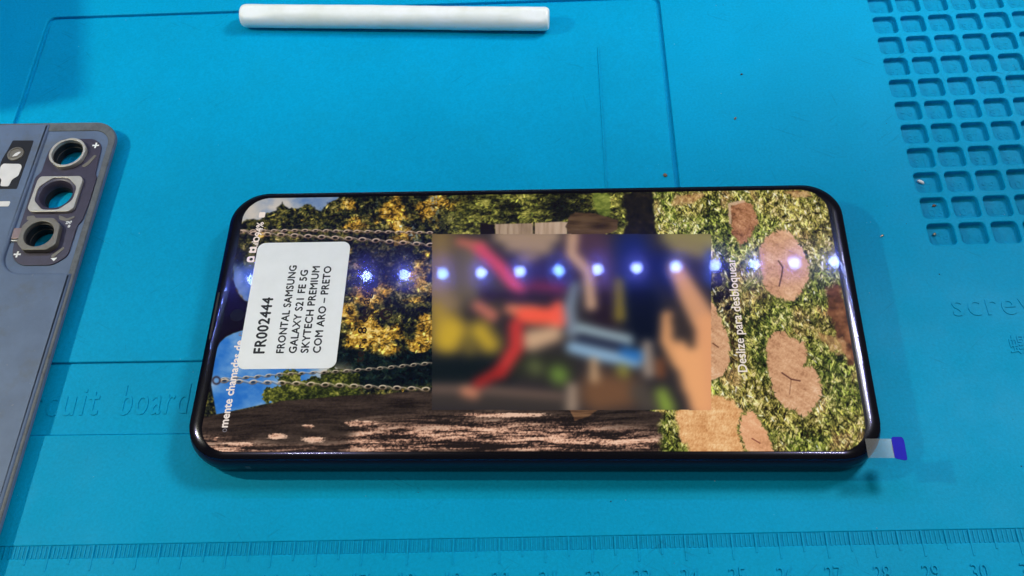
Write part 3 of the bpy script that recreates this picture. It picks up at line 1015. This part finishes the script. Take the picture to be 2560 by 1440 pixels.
verts = np.zeros((NX * NY, 3))
verts[:, 0], verts[:, 1], verts[:, 2] = U * CM, V * CM, 0.773 * CM
ii, jj = np.meshgrid(np.arange(NX - 1), np.arange(NY - 1))
ii, jj = ii.ravel(), jj.ravel()
i0 = jj * NX + ii
faces = np.stack([i0, i0 + 1, i0 + 1 + NX, i0 + NX], 1)
fx, fy = (U[faces[:, 0]] + U[faces[:, 2]]) / 2, (V[faces[:, 0]] + V[faces[:, 2]]) / 2
rr = 0.66
qx = np.abs(fx - (DX0 + DX1) / 2) - ((DX1 - DX0) / 2 - rr)
qy = np.abs(fy - (DY0 + DY1) / 2) - ((DY1 - DY0) / 2 - rr)
keep = ~((qx > 0) & (qy > 0) & (np.hypot(qx, qy) > rr))
faces = faces[keep]
me = bpy.data.meshes.new("display")
me.vertices.add(len(verts))
me.vertices.foreach_set("co", verts.ravel())
me.loops.add(faces.size)
me.loops.foreach_set("vertex_index", faces.ravel().astype(np.int32))
me.polygons.add(len(faces))
me.polygons.foreach_set("loop_start", (np.arange(len(faces)) * 4).astype(np.int32))
me.update()
att = me.color_attributes.new("picture", 'FLOAT_COLOR', 'POINT')
att.data.foreach_set("color", np.concatenate([lin, np.ones((len(lin), 1))], 1).ravel())
display = link("display", me, M_SCREEN, phone)

# words and icons lit on the display (they read from the near edge to the far edge)
UP = (0, 0, pi / 2)
ZT = 0.775


def ui(name, body, x, y0, y1, h, m, weight=0.0, ref="H"):
    return link(name, text_mesh(body, y1 - y0, h, 0, weight, 1.0, ref), m, display, (x, y0, ZT), UP)


ui("screen_text", "Deslize para desbloquear", 4.955, -1.59, 1.46, 0.205, M_UI_WHITE, 0.004)
ui("screen_text", "mente chamadas de", -6.80, -2.91, -0.70, 0.185, M_UI_WHITE, 0.008)
ui("screen_text", "o", -6.80, -3.03, -2.94, 0.10, M_UI_DIM, 0.0, "o")
ui("screen_text", "e", -6.83, -0.58, -0.47, 0.11, M_UI_DIM, 0.0, "o")
ui("screen_text", "ter., 8 de ago", -3.86, -1.30, 0.80, 0.20, M_UI_DARK, 0.006)
ui("screen_text", "94%", -6.82, 2.30, 2.72, 0.17, M_UI_WHITE, 0.006)
plate("status_icon", [rrect(-6.90, 2.95, 0.16, 0.17, 0.03, 3)], ZT, ZT + 0.001, M_UI_WHITE, display)
plate("status_icon", [circle(-6.93, 2.20, 0.085, 20), circle(-6.93, 2.20, 0.05, 16)], ZT, ZT + 0.001, M_UI_WHITE, display)
bmx = bmesh.new()
for k in range(4):
    box_bm(bmx, -6.86 - 0.045 * (k + 1), -6.86, 1.98 + 0.042 * k, 2.005 + 0.042 * k, ZT, ZT + 0.001)
link("status_icon", bm_mesh(bmx), M_UI_WHITE, display)
plate("status_icon", [round_poly([(-7.05, 1.79), (-6.88, 1.79), (-6.88, 1.97), (-7.05, 1.97), (-7.07, 1.93), (-7.04, 1.9), (-7.04, 1.86), (-7.07, 1.83)], 0.02, 2),
                      circle(-6.96, 1.88, 0.035, 14)], ZT, ZT + 0.001, M_UI_WHITE, display)
plate("status_icon", [round_poly([(-7.08, 1.55), (-7.03, 1.51), (-6.89, 1.51), (-6.89, 1.69), (-7.03, 1.69), (-7.08, 1.65)], 0.03, 2),
                      circle(-6.97, 1.60, 0.045, 14)], ZT, ZT + 0.001, M_UI_WHITE, display)
plate("screen_emblem", [circle(-3.432, -0.005, 0.155, 30), circle(-3.412, 0.0, 0.10, 24)], ZT, ZT + 0.001, M_UI_DARK, display)

# ------------------------------------------------------------------ paper label on the glass
lab = thing("paper_label", "white printed paper label with rounded corners stuck on the lit phone screen", "label",
            (0.737 + cos(PH_YAW) * -5.665 - sin(PH_YAW) * 0.30, 5.1885 + sin(PH_YAW) * -5.665 + cos(PH_YAW) * 0.30, 0.7965), PH_YAW + 0.004)
plate("paper", [rrect(0, 0, 2.35, 3.53, 0.20, 8)], 0.0, 0.012, M_PAPER, lab, 0.003, 1)


def print_line(body, xb, y0, y1, h, wt):
    return link("printed_line", text_mesh(body, y1 - y0, h, 0, wt, 1.06, "H"), M_INK, lab, (xb + 5.665, y0 - 0.30, 0.0128), UP)


print_line("FR002444", -6.235, -1.05, 0.46, 0.255, 0.011)
print_line("FRONTAL SAMSUNG", -5.772, -1.05, 1.375, 0.176, 0.008)
print_line("GALAXY S21 FE 5G", -5.472, -1.055, 1.235, 0.176, 0.008)
print_line("SKYTECH PREMIUM", -5.188, -1.05, 1.342, 0.176, 0.008)
print_line("COM ARO – PRETO", -4.898, -1.055, 1.338, 0.176, 0.008)

# ------------------------------------------------------------------ pull tab of the protective film
tab = thing("film_tab", "clear film pull tab with ultramarine tip sticking out at the phone corner", "film tab", (0.737, 5.1885, 0.7965), PH_YAW)


def tabsheet(pts, z, droop):
    n = 8
    (x0, y0), (x1, y1) = pts[0], pts[2]
    top, bot = [], []
    for i in range(n + 1):
        t_ = i / n
        x = x0 + (x1 - x0) * t_
        zz = z - droop(x)
        top.append((x, zz))
    rings_ = []
    for x, zz in top:
        rings_.append([(x, y0, zz), (x, y1, zz), (x, y1, zz - 0.006), (x, y0, zz - 0.006)])
    return loft(rings_, True, True, True)


droop = lambda x: 0.10 * max(0.0, (x - 7.55)) ** 2
link("clear_strip", tabsheet([(7.30, -3.22), (0, 0), (7.86, -3.66)], 0.008, droop), M_FILM, tab)
blue = curve_mesh([round_poly([(7.86, -3.66), (7.845, -3.42), (7.87, -3.17), (8.10, -3.17), (8.13, -3.25), (8.125, -3.69), (8.07, -3.71)], 0.05, 4)], -0.022, -0.010, 0.002, 1)
link("coloured_tip", blue, M_BLUETAB, tab)

# ------------------------------------------------------------------ nylon rod
A0, A1 = Vector((-7.84, 16.02)), Vector((1.40, 15.33))
L = (A1 - A0).length
ang = math.atan2(A1.y - A0.y, A1.x - A0.x)
rod_r = 0.345
NS, NA = 60, 40
rings = []
for i in range(NS + 1):
    t_ = i / NS
    if i <= 6:
        s = -L / 2 + 0.16 * (1 - cos(i / 6 * pi / 2))
        rad = rod_r - 0.09 * (1 - sin(i / 6 * pi / 2))
    elif i >= NS - 6:
        k = (NS - i) / 6
        s = L / 2 - 0.16 * (1 - cos(k * pi / 2))
        rad = rod_r - 0.09 * (1 - sin(k * pi / 2))
    else:
        s = -L / 2 + 0.16 + (L - 0.32) * (i - 6) / (NS - 12)
        rad = rod_r
    ring = []
    scoop = max(0.0, 1 - abs(abs(s) - (L / 2 - 0.42)) / 0.55)
    for j in range(NA):
        a = 2 * pi * j / NA
        rr_ = rad * (1 + 0.012 * sin(3 * a + s * 1.1) + 0.006 * sin(7 * s))
        y, z = rr_ * cos(a), rr_ * sin(a)
        top_lim = rod_r * (1 - 0.16 * scoop ** 0.7) if scoop > 0 else 9
        # each end carries a shallow pared flat, turned a little away from the viewer
        d_ = z * 0.9 - y * 0.43
        if d_ > top_lim:
            ex_ = d_ - top_lim
            z -= ex_ * 0.9
            y += ex_ * 0.43
        ring.append((s, y, z))
    rings.append(ring)
rod = link("plastic_rod", loft(rings, True, True, True, 50), M_NYLON, None, ((A0.x + A1.x) / 2, (A0.y + A1.y) / 2, rod_r - 0.04), (0, 0, ang))
tag(rod, "white milky plastic rod with pared ends lying on the blue mat", "plastic rod")

# ------------------------------------------------------------------ the spare back cover
cov = thing("phone_back_cover", "slate grey phone back cover lying inside up with three empty lens rings", "phone cover", (-10.72, 11.98, 0.0), radians(-1.8))
CW, CL = 7.45, 15.5
R1, R2, R3 = (-1.175, -1.19), (-1.155, -2.56), (-1.20, -3.91)
z_low, z_up = 0.33, 0.415
outline = rrect(-CW / 2, -CL / 2, CW, CL, 0.72, 12)
low = curve_mesh([outline, circle(*R1, 0.46), circle(*R2, 0.46), circle(*R3, 0.42)], 0.20, z_low, 0.03, 2)
# upper step leaves the camera corner open
step = []
for x, y in rrect(-CW / 2, -CL / 2, CW - 0.16, CL - 0.16, 0.66, 12):
    step.append((x, y))
stepped = []
corner_in = [(-2.02, -0.08), (-2.02, -4.45)] + [(-2.02 + 0.58 * (1 - cos(radians(a))), -4.45 - 0.58 * sin(radians(a))) for a in range(15, 91, 15)] + [(-0.08, -5.03)]
# walk the outline: left/top side, then the inner corner, then the lower right side
left_top = [p for p in step if p[0] < -2.05 and p[1] > -3]
left_bot = [p for p in step if p[0] < -2.05 and p[1] <= -3]
right_bot = [p for p in step if p[0] > -2.05 and p[1] < -6]
upper_loop = [corner_in[0]] + left_top + left_bot + right_bot + corner_in[::-1][:-1]
upper = curve_mesh([round_poly(upper_loop, 0.03, 2)], 0.25, z_up, 0.08, 5)
link("shell", merge([low, upper]), M_SLATE, cov)
# grubby glue line along the two visible borders
rim_out = rrect(-CW / 2, -CL / 2, CW - 0.02, CL - 0.02, 0.71, 12)
rim_in = rrect(-CW / 2, -CL / 2, CW - 0.38, CL - 0.62, 0.50, 12)
plate("glue_border", [rim_out, rim_in], 0.27, 0.36, M_EDGE, cov, 0.035, 3)
plate_pts = [(-1.52, -0.60), (-0.58, -0.62), (-0.33, -0.86), (-0.27, -1.85), (-0.20, -1.95), (-0.20, -2.80), (-0.24, -3.38), (-0.33, -3.53), (-0.335, -4.50), (-0.68, -4.775),
             (-1.51, -4.775), (-1.78, -4.58), (-1.89, -4.23), (-1.905, -2.70), (-1.93, -1.92), (-1.81, -1.78), (-1.81, -0.97)]
plate("camera_plate", [round_poly(plate_pts, 0.16, 4), circle(*R1, 0.45), circle(*R2, 0.45), circle(*R3, 0.40)], 0.325, 0.366, M_PLATE, cov, 0.008, 1)
# three rings, each of its own outline
rg1 = plate("lens_ring", [circle(*R1, 0.505, 56, lambda a: -0.022 * max(0, cos(3 * a + .6)) ** 6), circle(*R1, 0.43, 48)], 0.36, 0.50, M_SILVER, cov, 0.012, 2)
sq = [(-1.72, -1.98), (-0.62, -1.98), (-0.52, -2.08), (-0.53, -3.04), (-0.64, -3.15), (-1.68, -3.15), (-1.79, -3.04), (-1.78, -2.10)]
octin = [(R2[0] + 0.575 * cos(radians(22.5 + 45 * k)) * (1.0 if k % 1 == 0 else 1), R2[1] + 0.575 * sin(radians(22.5 + 45 * k))) for k in range(8)]
rg2 = plate("lens_ring", [round_poly(sq, 0.05, 2), round_poly(octin, 0.10, 3)], 0.36, 0.455, M_SILVER, cov, 0.008, 1)
octo = [(-1.54, -3.40), (-0.93, -3.41), (-0.70, -3.62), (-0.66, -4.24), (-0.86, -4.41), (-1.50, -4.41), (-1.71, -4.19), (-1.72, -3.65)]
rg3 = plate("lens_ring", [round_poly(octo, 0.05, 2), circle(*R3, 0.395)], 0.36, 0.53, M_GREYRING, cov, 0.015, 2)
rg1["label"] = "round pale metal ring"
rg2["label"] = "square pale metal ring with clipped corners"
rg3["label"] = "octagonal grey metal ring"


def barrel(c, prof, parent, m=M_BARREL):
    rings_ = []
    for r_, z_ in prof:
        rings_.append([(c[0] + r_ * cos(2 * pi * k / 40), c[1] + r_ * sin(2 * pi * k / 40), z_) for k in range(40)])
    return link("lens_barrel", loft(rings_, True), m, parent)


barrel(R1, ((0.44, 0.48), (0.435, 0.40), (0.415, 0.39), (0.41, 0.22), (0.395, 0.21), (0.395, 0.01), (0.47, 0.01), (0.47, 0.3)), cov)
barrel(R2, ((0.60, 0.425), (0.465, 0.423), (0.455, 0.415), (0.40, 0.25), (0.39, 0.20)), cov, M_PLATE)
barrel(R2, ((0.395, 0.205), (0.38, 0.18), (0.38, 0.01), (0.47, 0.01), (0.47, 0.3)), cov)
barrel(R3, ((0.40, 0.50), (0.395, 0.43), (0.37, 0.42), (0.365, 0.22), (0.35, 0.21), (0.35, 0.01), (0.43, 0.01), (0.43, 0.3)), cov)
# spring fingers pressed out of the plate beside the rings
for pts_ in ([(-0.62, -1.62), (-0.52, -1.52), (-0.38, -1.22), (-0.46, -1.20), (-0.58, -1.42), (-0.72, -1.58)], [(-1.78, -3.25), (-1.60, -3.22), (-1.50, -3.32), (-1.58, -3.38), (-1.76, -3.36)],
             [(-0.92, -3.22), (-0.80, -3.26), (-0.66, -3.33), (-0.48, -3.24), (-0.46, -3.30), (-0.66, -3.41), (-0.86, -3.36)], [(-0.78, -4.50), (-0.52, -4.22), (-0.47, -4.27), (-0.72, -4.58)]):
    plate("spring_finger", [round_poly(pts_, 0.03, 2)], 0.36, 0.378, M_GREYRING, cov, 0.005, 1)
plate("contact_pad", [[(-2.0, -3.65), (-1.76, -3.65), (-1.72, -3.98), (-1.98, -3.98)]], 0.34, 0.42, M_GOLD, cov, 0.01, 1)
plate("contact_pad", [[(-1.98, -4.01), (-1.72, -4.01), (-1.72, -4.05), (-1.98, -4.05)]], 0.34, 0.40, M_SILVER, cov, 0.006, 1)
# printed marks
for cx, cy, sgn in ((-0.505, -0.86, 1), (-1.70, -4.445, 1)):
    a_, b_ = 0.095, 0.024
    cr = [(-b_, -a_), (b_, -a_), (b_, -b_), (a_, -b_), (a_, b_), (b_, b_), (b_, a_), (-b_, a_), (-b_, b_), (-a_, b_), (-a_, -b_), (-b_, -b_)]
    plate("printed_cross", [[(cx + x, cy + y) for x, y in cr]], 0.366, 0.369, M_PRINT, cov)
plate("printed_triangle", [[(-0.77, -4.57), (-0.60, -4.55), (-0.66, -4.66)]], 0.366, 0.369, M_PRINT, cov)
link("printed_letter", text_mesh("G", 0.14, 0.15), M_PRINT, cov, (-1.64, -0.86, 0.369))
link("printed_letter", text_mesh("ZN7", 0.16, 0.08, 0, 0.004), M_PRINT, cov, (-0.66, -3.50, 0.3685), (0, 0, 0.1))
link("printed_letter", text_mesh("8", 0.06, 0.08, 0, 0.004), M_PRINT, cov, (-0.575, -3.61, 0.3685))
# flash patch
plate("flash_tape", [round_poly([(-2.91, -0.69), (-2.30, -0.70), (-2.30, -2.37), (-3.02, -2.37), (-3.02, -1.35), (-2.95, -1.0)], 0.03, 2)], 0.40, 0.424, M_FLASHBLK, cov, 0.004, 1)
lens_prof = [(0.235, 0.42), (0.225, 0.46), (0.18, 0.468), (0.165, 0.445), (0.02, 0.436)]
rings_ = [[(-2.67 + r_ * cos(2 * pi * k / 32), -1.185 + r_ * sin(2 * pi * k / 32), z_) for k in range(32)] for r_, z_ in lens_prof]
link("flash_lens", loft(rings_, True, True), M_GREYRING, cov)
plate("flash_glass", [round_poly([(-2.74, -1.30), (-2.60, -1.27), (-2.52, -1.12), (-2.60, -1.13), (-2.68, -1.18)], 0.03, 3)], 0.444, 0.462, M_WHITE, cov, 0.006, 2)
plate("white_tape", [round_poly([(-2.93, -1.51), (-2.44, -1.53), (-2.37, -1.62), (-2.38, -1.93), (-2.52, -2.06), (-2.55, -2.29), (-2.79, -2.28), (-2.81, -2.07), (-2.95, -1.93), (-2.98, -1.60)], 0.05, 3)], 0.42, 0.432, M_WHITE, cov, 0.003, 1)
plate("white_tape", [rrect(-2.95, -2.865, 1.2, 0.17, 0.04, 3)], 0.41, 0.422, M_WHITE, cov, 0.003, 1)


# ------------------------------------------------------------------ crumbs
def crumb(name, label, x, y, z, sx, sy, sz, m, seed, yaw=0.0):
    rnd = random.Random(seed)
    bm_ = bmesh.new()
    bmesh.ops.create_icosphere(bm_, subdivisions=2, radius=1)
    for v in bm_.verts:
        k = 1 + rnd.uniform(-.22, .22)
        v.co = Vector((v.co.x * sx * k, v.co.y * sy * k, v.co.z * sz * k)) * CM
    o = link(name, bm_mesh(bm_, 60), m, None, (x, y, z + sz * 0.8), (0, 0, yaw))
    tag(o, label, "crumb")
    return o


pc = {(r, c): (x, y) for r, c, x, y in pocket_centres}
x, y = pc[(8, 0)]
crumb("white_grain", "white oblong grain lying in a mat pocket", x - 0.13, y + 0.12, -0.162, 0.095, 0.045, 0.04, M_CRUMB_W, 1, -0.6)
x, y = pc[(10, 0)]
crumb("metal_scrap", "tiny shiny metal scrap in the front corner pocket", x - 0.13, y + 0.08, -0.162, 0.05, 0.04, 0.04, M_CRUMB_M, 2, 0.4)
crumb("brass_flake", "small brass flake on the mat between phone and pockets", 9.62, 7.55, 0.0, 0.045, 0.025, 0.02, M_CRUMB_M, 3, 0.4)
crumb("brown_flake", "brown flake on the mat just beyond the phone's far edge", 4.36, 9.72, -0.045, 0.05, 0.06, 0.03, M_CRUMB_B, 4, 0.8)
x, y = pc[(9, 0)]
crumb("flux_bead", "amber bead in the pocket second from the front", x + 0.06, y + 0.16, -0.162, 0.05, 0.03, 0.03, simple("amber_flux", srgb(130, 70, 30), 0.4), 5, 0.2)
crumb("dark_speck", "dark speck between the plastic rod and the pockets", 6.78, 13.15, 0.0, 0.035, 0.025, 0.02, M_CRUMB_D, 6, 0.3)
crumb("brown_speck", "brown speck below the dark speck beside the panel edge", 6.42, 11.55, 0.0, 0.05, 0.03, 0.02, M_CRUMB_B, 7, 0.9)
# dust too fine to count
rnd = random.Random(8)
bmx = bmesh.new()
for i in range(150):
    x, y = rnd.uniform(-14, 15), rnd.uniform(-1, 16.8)
    z = 0.0
    if -14 < x < 4.6 and 4.65 < y < 16.3:
        z = -0.045
    elif 2.7 < y < 4.5 and x < 4.6:
        z = -0.085
    r_ = rnd.uniform(0.006, 0.016) * (1.6 if rnd.random() < .1 else 1)
    a = rnd.uniform(0, pi)
    k = [bmx.verts.new(((x + r_ * cos(a + q) * (1 + .5 * (q % 2))) * CM, (y + r_ * sin(a + q)) * CM, (z + 0.003) * CM)) for q in (0, 2.1, 4.2)]
    t_ = bmx.verts.new((x * CM, y * CM, (z + r_) * CM))
    for q in range(3):
        f = bmx.faces.new((k[q], k[(q + 1) % 3], t_))
        f.material_index = 0 if i % 3 else 1
dust = link("dust", bm_mesh(bmx), None)
dust.data.materials.append(simple("pale_dust", srgb(150, 190, 200), 0.7))
dust.data.materials.append(simple("dark_dust", srgb(30, 60, 75), 0.7))
dust["kind"] = "stuff"
tag(dust, "fine pale and dark dust scattered over the mat", "dust")

# ------------------------------------------------------------------ strip lamp whose diodes mirror in the glass
lamp = thing("led_strip_lamp", "strip lamp above the bench whose blue-white diodes mirror in the phone screen", "lamp", (0.4, 16.6, 17.2))
bmx = bmesh.new()
box_bm(bmx, -26, 26, -0.9, 0.9, 0.12, 1.2)
link("housing", bm_mesh(bmx), M_LAMPBODY, lamp)
led_me = loft([[(0.23 * cos(2 * pi * k / 16) * s, 0.23 * sin(2 * pi * k / 16) * s, z_) for k in range(16)] for s, z_ in ((1, 0.12), (1, 0.04), (0.8, -0.04), (0.4, -0.08))], True, True)
led_mes = []
for m_ in M_LEDS:
    c_ = led_me.copy()
    c_.materials.append(m_)
    led_mes.append(c_)
for k in range(-14, 15):
    link("diode", led_mes[(k * 7 + k * k) % 3], None, lamp, (k * 1.70 - 0.63, 0, 0))

# ------------------------------------------------------------------ unseen box added to block the bench lamp; throws the top-left shade
bx = thing("shade_box", "blue plastic parts box standing beside the mat's far corner", "box", (-17.7, 12.4, 0.0), radians(12))
bmx = bmesh.new()
box_bm(bmx, -7, 0, 0, 9, 0, 7.2)
bmesh.ops.bevel(bmx, geom=bmx.edges[:], offset=0.15 * CM, segments=3, affect='EDGES')
link("body", bm_mesh(bmx, 40), M_BOX, bx)
bmx = bmesh.new()
box_bm(bmx, -7.1, 0.1, -0.1, 9.1, 7.2, 7.9)
bmesh.ops.bevel(bmx, geom=bmx.edges[:], offset=0.1 * CM, segments=3, affect='EDGES')
link("lid", bm_mesh(bmx, 40), M_BOX, bx)
